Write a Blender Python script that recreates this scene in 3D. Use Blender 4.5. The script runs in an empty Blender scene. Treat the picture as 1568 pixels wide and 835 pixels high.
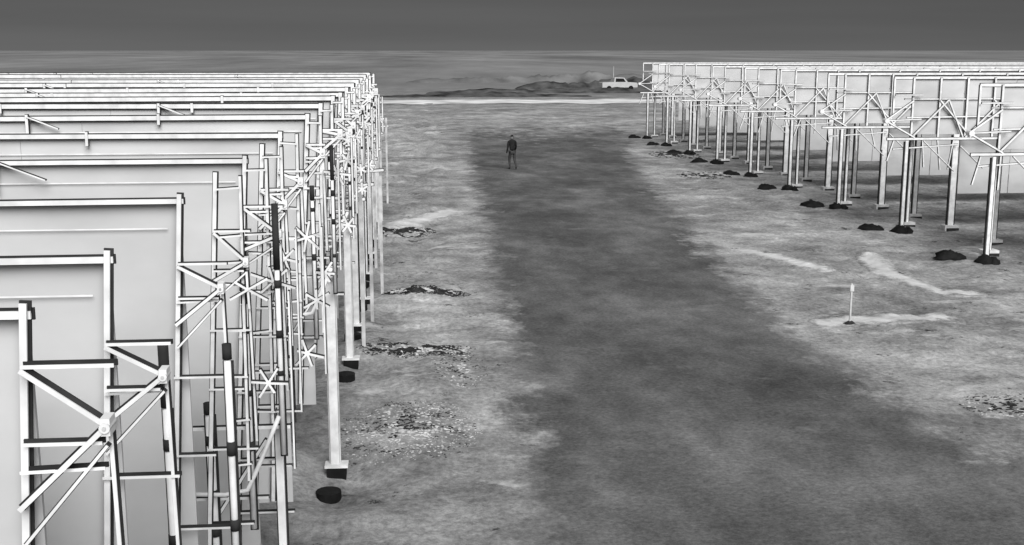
import bpy, math, random
from mathutils import Vector, noise
random.seed(7)
S=bpy.context.scene
S.view_settings.view_transform='Standard'; S.view_settings.look='None'; S.view_settings.exposure=0

# ---------------------------------------------------------------- materials
def nodes(m):
    m.use_nodes=True
    return m.node_tree.nodes, m.node_tree.links
def simple(name,val,rough=0.7,var=0.15,scale=3.0,metal=0.0,stretch=(1,1,1),detail=3):
    m=bpy.data.materials.new(name); n,l=nodes(m)
    b=n['Principled BSDF']; b.inputs['Roughness'].default_value=rough; b.inputs['Metallic'].default_value=metal
    b.inputs['Specular IOR Level'].default_value=0.1
    g=n.new('ShaderNodeNewGeometry'); mp=n.new('ShaderNodeMapping'); mp.inputs['Scale'].default_value=stretch
    t=n.new('ShaderNodeTexNoise'); t.inputs['Scale'].default_value=scale; t.inputs['Detail'].default_value=detail
    r=n.new('ShaderNodeValToRGB')
    a=max(0,val*(1-var)); c=min(1,val*(1+var))
    r.color_ramp.elements[0].position=.3; r.color_ramp.elements[0].color=(a,a,a,1)
    r.color_ramp.elements[1].position=.7; r.color_ramp.elements[1].color=(c,c,c,1)
    l.new(g.outputs['Position'],mp.inputs['Vector']); l.new(mp.outputs[0],t.inputs['Vector'])
    l.new(t.outputs['Fac'],r.inputs['Fac']); l.new(r.outputs['Color'],b.inputs['Base Color'])
    return m
M_WHITE=simple('galvanised_steel',.82,.6,.18,5)
M_DARK=simple('halo_and_dark_parts',.035,.8,.4,4)  # near-black for imitated halo strips, pipe couplings and the footing strip
M_PANEL=simple('mirror_back',.58,.6,.18,.6,stretch=(1,1,1.8),detail=7)
M_GREYSTEEL=simple('weathered_steel',.55,.6,.35,3)
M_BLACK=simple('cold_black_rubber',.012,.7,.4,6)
M_CONC=simple('concrete',.65,.8,.25,5)
M_RUB=simple('dark_rubble',.03,.9,.6,4)
M_RUBL=simple('pale_rubble',.5,.9,.35,5)
M_CLOTH=simple('dark_clothing',.02,.9,.3,8)
M_TROUSER=simple('trousers',.05,.9,.3,8)
M_SKIN=simple('skin',.2,.6,.1,8)
M_TRUCK=simple('pale_vehicle_paint',.48,.5,.08,2)

def ground_color(nt):
    n,l=nt.nodes,nt.links
    g=n.new('ShaderNodeNewGeometry')
    def noise_t(scale,detail,sx,sy,off=0,rough=.6,dist=0.0):
        mp=n.new('ShaderNodeMapping'); mp.inputs['Scale'].default_value=(sx,sy,1); mp.inputs['Location'].default_value=(off,off*1.7,0)
        l.new(g.outputs['Position'],mp.inputs['Vector'])
        t=n.new('ShaderNodeTexNoise'); t.inputs['Scale'].default_value=scale; t.inputs['Detail'].default_value=detail
        t.inputs['Roughness'].default_value=rough; t.inputs['Distortion'].default_value=dist
        l.new(mp.outputs[0],t.inputs['Vector']); return t.outputs['Fac']
    def ramp(src,stops):
        r=n.new('ShaderNodeValToRGB'); e=r.color_ramp.elements
        e[0].position=stops[0][0]; e[0].color=(stops[0][1],)*3+(1,)
        e[1].position=stops[-1][0]; e[1].color=(stops[-1][1],)*3+(1,)
        for p,v in stops[1:-1]:
            q=e.new(p); q.color=(v,v,v,1)
        l.new(src,r.inputs['Fac']); return r.outputs['Color']
    def mix(a,b,f,mode='MIX'):
        m=n.new('ShaderNodeMix'); m.data_type='RGBA'; m.blend_type=mode
        for s,v in ((m.inputs['Factor'],f),(m.inputs['A'],a),(m.inputs['B'],b)):
            if hasattr(v,'links') : l.new(v,s)
            elif isinstance(v,(int,float)) and s.type=='RGBA': s.default_value=(v,v,v,1)
            else: s.default_value=v
        return m.outputs['Result']
    big=ramp(noise_t(.20,3,1,.8,3,.55),[(.3,.19),(.45,.29),(.55,.35),(.7,.48)])
    mid=ramp(noise_t(.9,6,.9,.8,9,.70),[(.3,.48),(.42,.80),(.5,1.0),(.56,1.1),(.68,1.6)])
    fine=ramp(noise_t(9,4,1,.8,1,.75),[(.3,.62),(.5,1.0),(.7,1.38)])
    c=mix(big,mid,1.0,'MULTIPLY'); c=mix(c,fine,1.0,'MULTIPLY')
    st=ramp(noise_t(.7,6,.6,.9,21,.72),[(.57,0),(.66,.75)])
    c=mix(c,.62,st)
    dk=ramp(noise_t(1.1,7,.7,.8,33,.84),[(.60,0),(.635,.9)])
    c=mix(c,.035,dk)
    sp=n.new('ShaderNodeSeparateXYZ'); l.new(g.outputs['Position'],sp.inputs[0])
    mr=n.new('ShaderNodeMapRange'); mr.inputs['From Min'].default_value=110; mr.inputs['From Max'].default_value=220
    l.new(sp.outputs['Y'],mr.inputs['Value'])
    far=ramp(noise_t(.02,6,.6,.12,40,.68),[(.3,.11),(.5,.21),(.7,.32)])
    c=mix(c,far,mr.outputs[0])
    return c,ramp,noise_t,mix,sp,g

def mat_ground():
    m=bpy.data.materials.new('desert_dirt'); n,l=nodes(m); b=n['Principled BSDF']
    b.inputs['Roughness'].default_value=.95; b.inputs['Specular IOR Level'].default_value=.0
    c,ramp,nz,mix,sp,g=ground_color(m.node_tree)
    l.new(c,b.inputs['Base Color'])
    bp=n.new('ShaderNodeBump'); bp.inputs['Strength'].default_value=.5; bp.inputs['Distance'].default_value=.12
    l.new(nz(4,6,1,1,5,.75),bp.inputs['Height']); l.new(bp.outputs[0],b.inputs['Normal'])
    return m
def blend_mat(name,kind):
    """surface whose rim dissolves into the surrounding dirt (attribute 'edge': 0 rim .. 1 inside)"""
    m=bpy.data.materials.new(name); n,l=nodes(m); b=n['Principled BSDF']
    b.inputs['Roughness'].default_value=.9; b.inputs['Specular IOR Level'].default_value=.0
    c,ramp,nz,mix,sp,g=ground_color(m.node_tree)
    if kind=='road':
        r1=ramp(nz(.3,4,1.0,.6,50,.62),[(.3,.075),(.5,.125),(.7,.21)])
        r2=ramp(nz(1.3,6,1.0,.6,60,.7),[(.3,.74),(.5,1.0),(.7,1.3)])
        r3=ramp(nz(12,3,1.0,1,66,.7),[(.3,.72),(.5,1.0),(.7,1.28)])
        rc=mix(mix(r1,r2,1.0,'MULTIPLY'),r3,1.0,'MULTIPLY')
        lt=ramp(nz(.8,6,.8,.9,88,.72),[(.58,0),(.72,.4)])
        rc=mix(rc,.3,lt)
    else:
        rc=ramp(nz(1.5,5,1,1,50,.62),[(.3,.5),(.7,.75)])
    at=n.new('ShaderNodeAttribute'); at.attribute_name='edge'
    ad=n.new('ShaderNodeMath'); ad.operation='ADD'; l.new(at.outputs['Fac'],ad.inputs[0])
    e=nz(.8 if kind=='road' else 2.5,6,1,.8,70,.72); mu=n.new('ShaderNodeMath'); mu.operation='MULTIPLY_ADD'
    l.new(e,mu.inputs[0]); mu.inputs[1].default_value=2.0; mu.inputs[2].default_value=-1.0
    l.new(mu.outputs[0],ad.inputs[1])
    f=ramp(ad.outputs[0],[(.25,1),(.70,0)])
    f2=ramp(at.outputs['Fac'],[(.02,1),(.16,0)])
    mx=n.new('ShaderNodeMath'); mx.operation='MAXIMUM'; l.new(f,mx.inputs[0]); l.new(f2,mx.inputs[1])
    l.new(mix(rc,c,mx.outputs[0]),b.inputs['Base Color'])
    bp=n.new('ShaderNodeBump'); bp.inputs['Strength'].default_value=.4; bp.inputs['Distance'].default_value=.12
    l.new(nz(4,6,1,1,5,.75),bp.inputs['Height']); l.new(bp.outputs[0],b.inputs['Normal'])
    return m

# ---------------------------------------------------------------- helpers
def link(o,parent=None):
    S.collection.objects.link(o)
    if parent: o.parent=parent
    return o
def empty(name,loc=(0,0,0)):
    e=bpy.data.objects.new(name,None); e.empty_display_size=.5; e.location=loc
    return link(e)
class MB:
    def __init__(s): s.v=[]; s.f=[]
    def hexa(s,pts):
        b=len(s.v); s.v+= [tuple(p) for p in pts]
        for q in ((0,3,2,1),(4,5,6,7),(0,1,5,4),(1,2,6,5),(2,3,7,6),(3,0,4,7)): s.f.append(tuple(b+i for i in q))
    def box(s,x0,x1,y0,y1,z0,z1):
        s.hexa([(x0,y0,z0),(x1,y0,z0),(x1,y1,z0),(x0,y1,z0),(x0,y0,z1),(x1,y0,z1),(x1,y1,z1),(x0,y1,z1)])
    def beam(s,p,q,w,t,yo=0.0):
        p=Vector(p);q=Vector(q); a=(q-p).normalized()
        side=a.cross(Vector((0,1,0)))
        if side.length<.2: side=a.cross(Vector((0,0,1)))
        side.normalize(); nn=side.cross(a).normalized()
        if nn.y>0: nn=-nn
        o=Vector((0,yo,0)); W=side*w/2
        T=nn*t
        s.hexa([p-W+o,p+W+o,p+W-T+o,p-W-T+o,q-W+o,q+W+o,q+W-T+o,q-W-T+o])
    def tube(s,pts,r,n=8):
        pts=[Vector(p) for p in pts]; rings=[]
        for i,p in enumerate(pts):
            d=(pts[min(i+1,len(pts)-1)]-pts[max(i-1,0)]).normalized()
            u=d.cross(Vector((0,1,0.01))); 
            if u.length<.1: u=d.cross(Vector((1,0,0)))
            u.normalize(); w=d.cross(u).normalized(); b=len(s.v)
            for k in range(n):
                a=2*math.pi*k/n; s.v.append(tuple(p+u*math.cos(a)*r+w*math.sin(a)*r))
            rings.append(b)
        for i in range(len(rings)-1):
            for k in range(n):
                k2=(k+1)%n; s.f.append((rings[i]+k,rings[i]+k2,rings[i+1]+k2,rings[i+1]+k))
        s.f.append(tuple(rings[0]+k for k in reversed(range(n)))); s.f.append(tuple(rings[-1]+k for k in range(n)))
    def clod(s,c,rx,ry,rz,n=7):
        b=len(s.v)
        for j,(h,k) in enumerate(((0,1.0),(.55,.85),(1,.35))):
            for i in range(n):
                a=2*math.pi*i/n+j*.3; q=random.uniform(.65,1.15)*k
                s.v.append((c[0]+math.cos(a)*rx*q,c[1]+math.sin(a)*ry*q,c[2]+h*rz*random.uniform(.8,1.1)-.01))
        for j in range(2):
            for i in range(n):
                i2=(i+1)%n; s.f.append((b+j*n+i,b+j*n+i2,b+(j+1)*n+i2,b+(j+1)*n+i))
        s.f.append(tuple(b+2*n+i for i in range(n)))
    def obj(s,name,mat,parent=None,smooth=False):
        me=bpy.data.meshes.new(name); me.from_pydata(s.v,[],s.f); me.materials.append(mat)
        if smooth:
            for p in me.polygons: p.use_smooth=True
        me.update(); return link(bpy.data.objects.new(name,me),parent)

class Frame:
    """steel member with bright face and a darker, wider strip behind it imitating an edge halo"""
    def __init__(s): s.w=MB(); s.d=MB(); s.k=0
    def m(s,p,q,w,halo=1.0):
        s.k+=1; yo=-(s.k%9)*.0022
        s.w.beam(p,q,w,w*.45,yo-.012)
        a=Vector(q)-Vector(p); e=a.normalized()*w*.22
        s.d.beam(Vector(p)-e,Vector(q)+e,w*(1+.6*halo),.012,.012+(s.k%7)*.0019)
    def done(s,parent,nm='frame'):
        s.w.obj(nm+'_steel',M_WHITE,parent); s.d.obj(nm+'_dark_halo',M_DARK,parent)  # dark backing added to imitate the edge halo around bright steel

# ---------------------------------------------------------------- terrain
def interp(p,y):
    if y<=p[0][0]: return p[0][1]
    for (a,b),(c,d) in zip(p,p[1:]):
        if y<=c:
            t=(y-a)/(c-a); return b+(d-b)*t
    return p[-1][1]
def road_l(y): return interp([(-5,.8),(5,1.0),(15,1.7),(22,2.2),(29,2.4),(46,3.1),(67,3.7),(93,4.6),(125,5.6)],y)
def road_r(y): return interp([(-5,9.6),(5,9.4),(18,9.3),(27,9.0),(40,10.2),(60,12.4),(75,14.5),(93,18),(125,24)],y)
def gh(x,y):
    if y>170 or x<-6 or x>40: return 0.0
    l=road_l(y)-1.0; r=road_r(y)+1.0
    d=0
    if x<l: d=l-x
    elif x>r: d=x-r
    if d<=0: return 0.0
    k=min(1,d/1.2); fade=1-max(0,min(1,(y-110)/60))
    big=.24 if x<l else .10
    h=noise.noise(Vector((x*.55,y*.34,3)))*big+noise.noise(Vector((x*1.4,y*1.3,8)))*(.10 if x<l else .05)+noise.noise(Vector((x*4,y*4,1)))*.04
    return (h+.03)*k*fade
def axis(segs):
    out=[]
    for a,b,st in segs:
        x=a
        while x<b-1e-6: out.append(x); x+=st
    out.append(segs[-1][1]); return out
xs=axis([(-3000,-300,450),(-300,-20,35),(-20,-6,2),(-6,3,.1),(3,9,.4),(9,17,.2),(17,40,.6),(40,300,26),(300,3000,450)])
ys=axis([(-300,-10,60),(-10,6,2),(6,50,.14),(50,110,.45),(110,180,4),(180,600,40),(600,4500,500)])
me=bpy.data.meshes.new('ground'); V=[(x,y,gh(x,y)) for y in ys for x in xs]; nx=len(xs)
F=[(j*nx+i,j*nx+i+1,(j+1)*nx+i+1,(j+1)*nx+i) for j in range(len(ys)-1) for i in range(nx-1)]
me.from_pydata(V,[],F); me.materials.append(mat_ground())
for p in me.polygons: p.use_smooth=True
link(bpy.data.objects.new('ground',me))

V=[];F=[];E=[]; yy=axis([(-5,60,.5),(60,125,1.0)]); N=24
for y in yy:
    a=road_l(y)-.9; b=road_r(y)+.9
    for i in range(N+1):
        t=i/N; x=a+(b-a)*t; V.append((x,y,.004))
        dl=min(1,(x-a)/1.8); dr=min(1,(b-x)/2.2)
        E.append(min(dl,dr)*max(0,min(1,(114-y)/40)))
for j in range(len(yy)-1):
    for i in range(N): F.append((j*(N+1)+i,j*(N+1)+i+1,(j+1)*(N+1)+i+1,(j+1)*(N+1)+i))
me=bpy.data.meshes.new('road'); me.from_pydata(V,[],F); me.materials.append(blend_mat('packed_dark_road','road'))
at=me.attributes.new('edge','FLOAT','POINT')
for i,e in enumerate(E): at.data[i].value=e
link(bpy.data.objects.new('road',me))

V=[];F=[]
for i in range(201):
    x=-100+i*1.6; c=147+noise.noise(Vector((x*.03,2,0)))*1.5
    V+=[(x,c-5-noise.noise(Vector((x*.2,5,0)))*3.5,.06),(x,c+6+noise.noise(Vector((x*.2,9,0)))*3.5,.06)]
    if i: b=2*i; F.append((b-2,b,b+1,b-1))
me=bpy.data.meshes.new('dirt_track'); me.from_pydata(V,[],F); me.materials.append(simple('pale_dust',.7,.9,.35,.3))
link(bpy.data.objects.new('dirt_track',me))

M_DUST=blend_mat('bare_dust','dust')
def strip(pts,w,name='dust_path'):
    V=[];F=[];E=[]; pts=[Vector(p) for p in pts]; n=70; Q=13
    for i in range(n+1):
        t=i/n*(len(pts)-1); j=min(int(t),len(pts)-2); p=pts[j].lerp(pts[j+1],t-j)
        d=(pts[j+1]-pts[j]).normalized(); s=Vector((-d.y,d.x,0))
        for q in range(Q):
            u=q/(Q-1)*2-1; v=p+s*w*u*.5; ed=min(1,1-abs(u))*min(1,i/8,(n-i)/8)
            V.append((v.x,v.y,gh(v.x,v.y)+.03-.10*max(0,1-ed/.16))); E.append(ed)
        if i:
            b=len(V)-2*Q
            for c in range(Q-1): F.append((b+c,b+c+Q,b+c+Q+1,b+c+1))
    me=bpy.data.meshes.new(name); me.from_pydata(V,[],F); me.materials.append(M_DUST)
    for p in me.polygons: p.use_smooth=True
    at=me.attributes.new('edge','FLOAT','POINT')
    for i,e in enumerate(E): at.data[i].value=e
    link(bpy.data.objects.new(name,me))
strip([(14.8,36.5,0),(13.9,32.5,0),(14.4,30.0,0),(15.5,29.6,0)],1.1)
strip([(9.6,26.6,0),(11,26.9,0),(13.6,27.2,0)],1.4)
strip([(10.8,37.5,0),(11.6,35.5,0),(12.4,33.0,0)],1.0)
strip([(-.7,43,0),(.6,45,0),(2.0,48,0)],1.8)

# ---------------------------------------------------------------- left rows
def left_row(Y,full=True,ladder=False,posts=True):
    e=empty('solar_collector_row',(0,0,0))
    w=max(.027,.0030*Y) if Y<20 else .060+.0015*(Y-20)
    XE=-1.48+.02*random.uniform(-1,1); xb=XE-.30
    top=5.5+random.uniform(-.025,.025)
    fr=Frame()
    XL=-.62*Y-14
    if full:
        pm=MB(); x=XE-.015
        while x>XL:
            wd=1.7+Y*.09
            pm.box(x-wd+.004,x,Y+.06,Y+.085,.95,top-.03); x-=wd
        pm.obj('mirror_panels',M_PANEL,e)
        fr.m((XL,Y,top+random.uniform(-.07,.07)),(XE+.02,Y,top),w*1.15,.9)
        if Y>5: fr.m((XL,Y+.05,top-.16-w),(XE-.1,Y+.05,top-.16-w),w*.3,.4)
        if Y>7 and random.random()<.75:
            sx_=XE-random.uniform(.8,2.2)*max(1,Y*.12)
            fr.m((sx_,Y-.05,top-.24),(sx_,Y-.05,top+.06),w*.7)
            fr.m((sx_,Y-.07,top+.03),(sx_+.45,Y-.07,top-.15),w*.35,.5)
        x=XE-2.2
        while x>XL and Y>9:
            fr.m((x,Y-.03,top-.1),(x,Y-.03,top+.06),w*.7,.6); x-=random.choice((2.4,3.2,4.1,5.5))
    fr.m((XE,Y-.02,top+.05),(xb+.12,Y-.02,2.6),w*1.05,1.0)
    fr.m((xb+.12,Y-.02,2.6),(xb+.05,Y-.02,1.0),w,1.0)
    def sx(z): return XE-.18*(top-z)/2.9
    jz=random.uniform(-.12,.08) if Y>8 else 0; jx=random.uniform(-.05,.10) if Y>8 else 0
    za=top-.20; zb=top-.76; ax=XE+.30+jx; az=top-.43+jz
    if Y>5: za-=.22; zb-=.05; az-=.14; ax-=.05
    fr.m((sx(za),Y-.08,za),(ax,Y-.08,az),w*.7)
    fr.m((sx(zb),Y-.10,zb),(ax,Y-.10,az),w*.75)
    fr.m((sx(za),Y-.06,za+.01),(ax+.04,Y-.06,za+.01),w*.55)
    fr.m((sx(az),Y-.07,az-.07),(ax-.02,Y-.07,az-.07),w*.5)
    fr.m((sx(zb),Y-.05,zb+.14),(ax-.02,Y-.05,zb+.15),w*.45)
    fr.m((sx(zb),Y-.09,zb-.16),(ax,Y-.09,az-.08),w*.45)
    hub=MB(); hub.tube([(ax,Y-.13,az),(ax,Y-.02,az)],w*.8,12); hub.box(ax-w*.7,ax+w*.7,Y-.118,Y-.03,az-w*1.3,az+w*1.3); hub.obj('pivot_hub',M_WHITE,e)
    hub=MB(); hub.tube([(ax,Y-.135,az),(ax,Y-.128,az)],w*.3,8); hub.obj('pivot_pin',M_GREYSTEEL,e)
    fr.m((ax,Y-.03,az-.02),(ax+.02,Y-.03,az-1.5),w*.6,.7)
    for z in (4.35,3.85,3.3,2.7,2.1):
        z+=random.uniform(-.08,.08)
        fr.m((sx(z)-.02,Y-.04,z),(ax+random.uniform(-.1,.05),Y-.04,z),w*.5)
    if ladder:
        x2=XE+.19
        fr.m((x2,Y-.02,top+.02),(x2-.03,Y-.02,3.0),w*.75)
        z=top-.08
        while z>3.0:
            fr.m((XE,Y-.05,z),(x2,Y-.05,z+random.uniform(-.02,.02)),w*.5); z-=.38
        for (cx_,cz_,rr) in ((random.uniform(.0,.25),top-random.uniform(.8,1.2),.2),(random.uniform(.1,.4),top-random.uniform(1.5,2.1),.15)):
            c=Vector((x2+cx_,Y-.12,cz_)); a0=random.uniform(0,60)
            for a in (0,62,118,180,243,300):
                r=rr*random.uniform(.6,1.1); a+=a0
                fr.m(c,c+Vector((math.cos(math.radians(a))*r,0,math.sin(math.radians(a))*r)),w*.6,.5)
        x3=x2+.28+random.uniform(-.1,.15)
        fr.m((x3,Y-.3,top-.5-random.random()*.4),(x3,Y-.3,top-2.3),w*.45,.8)
    if posts:
        px=-1.22+random.uniform(-.04,.04)
        pw=.07 if Y<12 else .13
        g=MB(); g.box(px-pw/2,px+pw/2,Y-.4,Y-.3,-.2,3.1)
        g.obj('pylon_post',M_WHITE,e)
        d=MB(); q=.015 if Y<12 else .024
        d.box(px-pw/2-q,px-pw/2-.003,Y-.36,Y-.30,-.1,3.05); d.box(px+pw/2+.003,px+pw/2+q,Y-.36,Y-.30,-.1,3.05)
        d.obj('pylon_halo',M_GREYSTEEL if 15<Y<25 else M_DARK,e)  # side strips added to imitate the halo around the post
        fz=gh(px,Y-.35)
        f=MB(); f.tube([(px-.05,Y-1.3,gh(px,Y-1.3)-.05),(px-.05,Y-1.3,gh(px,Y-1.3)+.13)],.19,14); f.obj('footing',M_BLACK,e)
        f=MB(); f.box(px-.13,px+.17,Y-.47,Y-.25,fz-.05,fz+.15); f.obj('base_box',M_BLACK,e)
        f=MB(); f.box(px-.16,px+.20,Y-.49,Y-.23,fz+.152,fz+.19); f.obj('base_plate',M_WHITE,e)
        ww=max(.028,w*.5)
        fr.m((px-.75,Y-.5,3.12),(px+.12,Y-.5,3.12),ww)
        fr.m((px-.62,Y-.52,3.12),(px-.62,Y-.52,1.7),ww*1.2)
        fr.m((px-.62,Y-.5,2.2),(px-.1,Y-.5,3.0),ww*.9)
        fr.m((px-1.0,Y-.5,2.45),(px-.1,Y-.5,2.45),ww*.8)
        for dx,z0,z1,r in ((-.58,.9,3.3,.036),(-.25,2.2,4.3,.025),(.08,2.9,4.6,.022),(-.82,1.2,3.4,.032)):
            a=MB(); b=MB(); dk=MB(); x=px+dx+random.uniform(-.05,.05); z=z0
            a.tube([(x,Y-.62,z0),(x,Y-.62,z1)],r,10)
            dk.box(x-r*1.5,x+r*1.5,Y-.59,Y-.575,z0-.03,z1-.02)  # dark strip behind the pipe, imitating its edge halo
            while z<z1-.15:
                z+=random.uniform(.3,.75)
                b.tube([(x,Y-.62,z),(x,Y-.62,min(z+random.uniform(.04,.10),z1))],r*1.35,10)
            a.obj('riser_pipe',M_WHITE,e,True); b.obj('pipe_coupling',M_DARK,e,True); dk.obj('pipe_halo',M_DARK,e)
        h=MB(); P=[]
        ctrl=[(px-1.0,3.05),(px-1.03,2.75),(px-.9,2.6),(px-.45,2.58),(px-.25,2.62),(px-.12,2.9),(px+.05,3.3)]
        for i in range(len(ctrl)-1):
            for t in (0,.5): P.append((ctrl[i][0]*(1-t)+ctrl[i+1][0]*t,Y-.75,ctrl[i][1]*(1-t)+ctrl[i+1][1]*t))
        P.append((ctrl[-1][0],Y-.75,ctrl[-1][1])); h.tube(P,.02 if Y<12 else .03,8); h.obj('flexible_hose',M_WHITE,e,True)
        if Y>20:
            px2=px+random.uniform(.2,.5)
            g=MB(); g.box(px2-.04,px2+.04,Y+.9,Y+1.0,-.1,3.6+random.uniform(-.5,.3)); g.obj('guide_post',M_GREYSTEEL,e)
            fr.m((px-.2,Y+.95,3.3),(px2+.1,Y+.95,3.35),.06)
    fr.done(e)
left_row(4.62,True,posts=False)
left_row(5.85,True,posts=False)
left_row(7.85,True,posts=True)
left_row(9.4,False,ladder=True,posts=False)
left_row(10.9,True,ladder=True,posts=True)
left_row(12.2,False,ladder=True,posts=False)
left_row(14.0,True,ladder=True,posts=False)
left_row(18.1,True,ladder=True,posts=True)
left_row(20.9,True,ladder=True,posts=False)
left_row(24.2,True,ladder=True,posts=True)
for Y in (27,30.3,33.5,37,40.5,44.2,48.5): left_row(Y,True,ladder=True,posts=True)

# ---------------------------------------------------------------- right rows
def right_row(Y):
    e=empty('solar_collector_row')
    w=.072; top=5.5+random.uniform(-.08,.08); fr=Frame(); X0=17.9+random.uniform(-.15,.15); X1=.62*Y+26
    pm=MB(); x=X0
    while x<X1:
        pm.box(x+.01,x+1.9,Y+.06,Y+.09,3.5,top-.03); x+=1.92
    x=X0+2.1
    while x<X1:
        pm.box(x+.01,x+1.9,Y+.46,Y+.49,1.3,3.3); x+=1.92
    pm.obj('mirror_panels',M_PANEL,e)
    fr.m((X0-.7,Y,top),(X1,Y,top),w*1.2,.8)
    fr.m((X0-.3,Y,4.75),(X1,Y,4.75),w*.6,.6)
    fr.m((X0-.2,Y-.03,4.1),(X0+4,Y-.03,4.15),w*.6,.6)
    fr.m((X0-.9,Y-.1,3.35),(X1,Y-.1,3.35),w*1.0,.9)
    fr.m((X0-.7,Y-.02,top),(X0-.7,Y-.02,4.2),w*.8)
    x=X0; i=0
    while x<min(X1,X0+14):
        fr.m((x,Y-.04,top),(x,Y-.04,3.35),w*.85)
        if i%2==0:
            fr.m((x,Y-.08,3.4),(x+1.3,Y-.08,4.72),w*.7); fr.m((x+1.3,Y-.09,4.72),(x+1.9,Y-.09,3.4),w*.6)
        else:
            fr.m((x,Y-.08,4.7),(x+1.2,Y-.08,3.4),w*.7)
        x+=1.0; i+=1
        if i>3: x+=.92
    fr.m((X0-1.0,Y-.12,4.0),(X0,Y-.12,4.7),w*.7); fr.m((X0-1.0,Y-.13,4.0),(X0+.1,Y-.13,3.4),w*.7)
    fr.m((X0-1.0,Y-.14,4.0),(X0+.3,Y-.14,4.05),w*.5)
    fr.m((X0-.7,Y-.16,4.9),(X0+.3,Y-.16,4.9),w*.5)
    hub=MB(); hub.tube([(X0-1.0,Y-.3,4.0),(X0-1.0,Y-.05,4.0)],.09,10); hub.obj('pivot_hub',M_WHITE,e)
    def post(x,y,z1,pw,foot):
        z0=gh(x,y)
        a=MB(); a.box(x-pw/2,x+pw/2,y-.08,y+.02,-.3,z1); a.obj('pylon_post',M_WHITE,e)
        d=MB(); q=.02+pw*.12; d.box(x-pw/2-q,x-pw/2-.003,y-.03,y+.05,-.1,z1-.03); d.box(x+pw/2+.003,x+pw/2+q*1.5,y-.03,y+.05,-.1,z1-.03); d.obj('pylon_halo',M_DARK,e)  # strips on both sides of the post imitate a dark halo
        if foot:
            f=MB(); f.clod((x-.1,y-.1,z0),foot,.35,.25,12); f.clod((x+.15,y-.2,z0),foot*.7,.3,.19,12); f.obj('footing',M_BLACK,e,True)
        else:
            f=MB(); f.box(x-.26,x+.26,y-.2,y+.2,-.3,z0+.16); f.obj('footing',M_CONC,e)
            f=MB(); f.box(x-.2,x+.24,y-.26,y-.21,-.3,z0+.07); f.obj('footing_dark_strip',M_DARK,e)  # low dark box along the footing's front
    post(16.85,Y+.5,.15,.05,.45)
    post(17.65,Y-.3,3.3,.10,.32)
    post(19.6,Y,3.5,.2,0)
    post(19.6,Y+3.1,3.6,.14,0)
    post(18.5,Y+1.2,3.3,.08,0)
    for k in range(4):
        x=17.4+k*.7+random.uniform(-.2,.2); fr.m((x,Y-.2,3.3),(x+random.uniform(-.3,.3),Y-.2,2.5+random.uniform(-.3,.2)),w*.5)
    fr.m((17.2,Y-.22,3.0),(19.6,Y-.22,3.15),w*.6); fr.m((18.3,Y-.25,3.3),(19.5,Y-.25,2.2),w*.45)
    fr.m((19.7,Y-.2,3.1),(20.6,Y-.2,2.3),w*.5)
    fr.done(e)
for i in range(9): right_row(34.4+6.3*i+(0 if i<5 else (i-4)*.3))
# ---------------------------------------------------------------- rubble
def rubble(cx,cy,rx,ry,n,size,mats,zs=.5,th=-.15):
    e=empty('rubble'); sd=random.uniform(0,50)
    for mi,(mat,frac,nm) in enumerate(mats):
        m=MB()
        for _ in range(int(n*frac)):
            a=random.uniform(0,2*math.pi); r=random.random()**.6; x=cx+math.cos(a)*r*rx; y=cy+math.sin(a)*r*ry
            nv=noise.noise(Vector((x*2.6,y*2.2,sd)))
            if (nv<th if mi==0 else nv>th+.2): continue
            s=size*random.uniform(.25,1.0)*(1.25-r*.7); m.clod((x,y,gh(x,y)+.01),s*random.uniform(.9,2.2),s,s*zs*random.uniform(.5,1.3))
        m.obj(nm,mat,e)
D=[(M_RUB,1.0,'dark_clods'),(M_RUBL,.2,'pale_clods')]
rubble(.15,25.0,1.3,.6,1500,.042,D,.7)
rubble(.45,31,1.2,.6,1000,.05,D,.7)
rubble(-.1,42,1.1,1.0,600,.075,D,.7)
rubble(-.05,19.6,1.3,1.7,2600,.026,[(M_RUB,.55,'dark_clods'),(M_RUBL,.5,'pale_clods')],.7,.05)
rubble(1.0,23.5,.6,1.5,600,.028,[(M_RUB,.4,'dark_clods'),(M_RUBL,.4,'pale_clods')],.7)
rubble(11,20,.9,.8,700,.035,[(M_RUB,.5,'dark_clods'),(M_RUBL,.4,'pale_clods')])
rubble(15.5,60,1.5,2,250,.10,D)
rubble(16.6,72,1.5,3,300,.12,D)

# ---------------------------------------------------------------- marker stake
e=empty('marker_stake'); a=MB(); z0=gh(10.5,26.6)
a.box(10.475,10.515,26.57,26.61,z0-.05,z0+1.0); a.box(10.45,10.54,26.545,26.567,z0+.82,z0+.97); a.obj('stake',M_GREYSTEEL,e)
a=MB(); a.clod((10.5,26.6,z0),.2,.16,.1); a.obj('stake_base',M_RUB,e)

# ---------------------------------------------------------------- distant brush / berm
def berm(name,x0,x1,y,h,mat,seed):
    V=[];F=[]; n=int((x1-x0)/.5)
    for i in range(n+1):
        t=i/n; x=x0+(x1-x0)*t; env=math.sin(math.pi*t)**.6
        hh=h*env*(.35+.9*abs(noise.noise(Vector((x*.12,seed,0))))+.35*abs(noise.noise(Vector((x*.7,seed,2)))))
        V+=[(x,y-3,-.02),(x,y-.8,hh*.8),(x,y+.6,hh),(x,y+4,-.02)]
        if i:
            b=4*i
            for c in range(3): F.append((b-4+c,b+c,b+c+1,b-3+c))
    me=bpy.data.meshes.new(name); me.from_pydata(V,[],F); me.materials.append(mat); 
    for p in me.polygons: p.use_smooth=True
    link(bpy.data.objects.new(name,me))
M_BR=simple('distant_scrub',.08,.9,.95,.35,detail=6); M_BERM=simple('grey_berm',.16,.9,.6,.15,detail=6)
berm('distant_scrub',3,55,178,1.2,M_BR,1.3)
berm('distant_berm',0,80,235,2.6,M_BERM,5.1)
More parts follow.
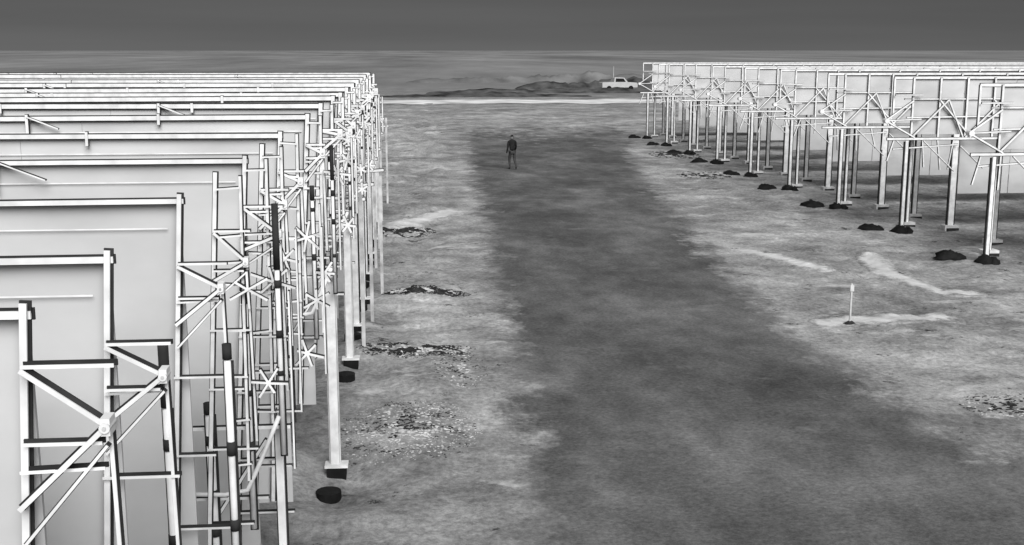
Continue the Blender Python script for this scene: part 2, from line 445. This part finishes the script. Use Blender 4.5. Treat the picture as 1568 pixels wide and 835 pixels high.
berm('distant_scrub',18,60,196,2.6,M_BR,8.7)
berm('distant_scrub',-4,26,165,.8,M_BR,3.3)

# ---------------------------------------------------------------- pickup truck far away
T=empty('pickup_truck',(33.5,186,0)); T.rotation_euler=(0,0,math.radians(8))
def prof(name,pts,y0,y1,mat):
    n=len(pts); v=[(x,y0,z) for x,z in pts]+[(x,y1,z) for x,z in pts]
    f=[tuple(range(n)),tuple(reversed(range(n,2*n)))]+[(i,i+n,(i+1)%n+n,(i+1)%n) for i in range(n)]
    me=bpy.data.meshes.new(name); me.from_pydata(v,[],f); me.materials.append(mat); o=link(bpy.data.objects.new(name,me),T)
    bv=o.modifiers.new('b','BEVEL'); bv.width=.05; bv.segments=2
prof('body',[(-2.9,.5),(2.9,.5),(2.95,1.0),(2.8,1.25),(1.3,1.35),(.7,2.05),(-.9,2.1),(-1.0,1.35),(-2.9,1.3)],-.95,.95,M_TRUCK)
prof('side_window',[(.95,1.4),(.55,1.92),(-.7,1.95),(-.75,1.4)],-.975,-.955,M_BLACK)
m=MB()
for x in (-1.8,1.8):
    for y in (-1.0,.8): m.tube([(x,y,.4),(x,y+.22,.4)],.4,16)
m.obj('wheels',M_BLACK,T)
m=MB(); m.tube([(-.8,0,2.1),(-.8,0,3.8)],.05,6); m.obj('whip_mast',M_TRUCK,T)

# ---------------------------------------------------------------- walking person (seen from behind, mid-stride)
Pn=empty('walking_person',(5.75,64.2,0.005)); Pn.rotation_euler=(0,0,math.radians(15)); Pn.scale=(1.06,1.06,1.06)
def skin(name,verts,edges,rad,mat,root=0,sub=2):
    me=bpy.data.meshes.new(name); me.from_pydata(verts,edges,[]); o=link(bpy.data.objects.new(name,me),Pn)
    me.materials.append(mat)
    sk=o.modifiers.new('skin','SKIN'); sk.use_smooth_shade=True
    for i,r in enumerate(rad):
        me.skin_vertices[0].data[i].radius=(r[0],r[1]) if isinstance(r,tuple) else (r,r)
        me.skin_vertices[0].data[i].use_root=(i==root)
    s=o.modifiers.new('sub','SUBSURF'); s.levels=sub; s.render_levels=sub; return o
skin('torso_and_arms',[(0,0,.95),(0,.01,1.15),(0,.03,1.34),(0,.03,1.46),(0,.04,1.55),
   (-.19,.03,1.43),(-.25,-.04,1.14),(-.27,.05,.90),(-.27,.08,.82),
   (.19,.03,1.43),(.25,.10,1.15),(.26,.26,.98),(.26,.32,.93)],
   [(0,1),(1,2),(2,3),(3,4),(3,5),(5,6),(6,7),(7,8),(3,9),(9,10),(10,11),(11,12)],
   [(.16,.12),(.15,.11),(.18,.12),(.12,.09),.055,.07,.055,.042,.03,.07,.055,.042,.03],M_CLOTH)
skin('legs',[(0,0,.93),(-.10,0,.88),(-.11,.12,.50),(-.11,.05,.09),(-.11,.18,.04),
   (.10,0,.88),(.11,-.06,.49),(.11,-.34,.17),(.11,-.26,.05)],
   [(0,1),(1,2),(2,3),(3,4),(0,5),(5,6),(6,7),(7,8)],
   [(.15,.11),.105,.07,.05,.045,.105,.07,.05,.045],M_TROUSER)
skin('head',[(0,.04,1.53),(0,.045,1.60),(0,.05,1.69),(0,.05,1.76)],[(0,1),(1,2),(2,3)],[.055,(.075,.085),(.082,.1),(.05,.06)],M_SKIN)
skin('hair',[(0,.03,1.66),(0,.025,1.73),(0,.04,1.78)],[(0,1),(1,2)],[(.08,.085),(.088,.1),(.05,.06)],M_CLOTH)
for sx,hy,hz in ((-.27,.09,.79),(.26,.35,.90)):
    for k in range(4):
        dx=(k-1.5)*.019
        skin('finger_%d'%k,[(sx+dx*.6,hy-.03,hz+.04),(sx+dx,hy,hz-.02),(sx+dx,hy+.02,hz-.075+abs(k-1.3)*.012)],[(0,1),(1,2)],[.014,.010,.008],M_SKIN,0,1)
    skin('thumb',[(sx,hy-.01,hz+.03),(sx-.03*(1 if sx>0 else -1),hy+.03,hz),(sx-.035*(1 if sx>0 else -1),hy+.045,hz-.03)],[(0,1),(1,2)],[.014,.011,.009],M_SKIN,0,1)

# ---------------------------------------------------------------- light, sky, camera
EL=math.radians(38); 
W=bpy.data.worlds.new('World'); S.world=W; W.use_nodes=True; n=W.node_tree.nodes; l=W.node_tree.links
bg=n['Background']; sk=n.new('ShaderNodeTexSky'); sk.sky_type='NISHITA'; sk.sun_disc=False; sk.sun_elevation=EL; sk.sun_rotation=math.radians(170)
bw=n.new('ShaderNodeRGBToBW'); l.new(sk.outputs[0],bw.inputs[0])
tc=n.new('ShaderNodeTexCoord'); sp=n.new('ShaderNodeSeparateXYZ'); l.new(tc.outputs['Generated'],sp.inputs[0])
r=n.new('ShaderNodeValToRGB'); e=r.color_ramp.elements
e[0].position=0; e[0].color=(.36,.36,.36,1); e[1].position=.3; e[1].color=(.9,.9,.9,1)
for p,v in ((.004,.31),(.010,.25),(.02,.20),(.045,.15),(.1,.25)):
    q=e.new(p); q.color=(v,v,v,1)
mp=n.new('ShaderNodeMapping'); mp.inputs['Scale'].default_value=(1.5,1.5,25); l.new(tc.outputs['Generated'],mp.inputs[0])
nz=n.new('ShaderNodeTexNoise'); nz.inputs['Scale'].default_value=2; nz.inputs['Detail'].default_value=3; l.new(mp.outputs[0],nz.inputs['Vector'])
ma=n.new('ShaderNodeMath'); ma.operation='MULTIPLY_ADD'; l.new(nz.outputs['Fac'],ma.inputs[0]); ma.inputs[1].default_value=.3; ma.inputs[2].default_value=.85
m1=n.new('ShaderNodeMath'); m1.operation='MULTIPLY'; m2=n.new('ShaderNodeMath'); m2.operation='MULTIPLY'
l.new(sp.outputs['Z'],r.inputs['Fac']); l.new(bw.outputs[0],m1.inputs[0]); l.new(r.outputs['Color'],m1.inputs[1]); l.new(m1.outputs[0],m2.inputs[0]); l.new(ma.outputs[0],m2.inputs[1])
l.new(m2.outputs[0],bg.inputs['Color']); bg.inputs['Strength'].default_value=.1
sd=bpy.data.lights.new('sun','SUN'); sd.energy=3.7; sd.angle=math.radians(40); sd.color=(1,1,1)
so=link(bpy.data.objects.new('sun',sd)); so.rotation_euler=Vector((-.17*math.cos(EL),.985*math.cos(EL),-math.sin(EL))).to_track_quat('-Z','Y').to_euler()
c=bpy.data.cameras.new('camera'); c.sensor_width=36; c.lens=41.33; c.clip_end=8000; c.clip_start=.05
co=link(bpy.data.objects.new('camera',c)); co.location=(0,0,6.5); co.rotation_euler=(math.radians(90-10.77),0,math.radians(-5.11))
S.camera=co
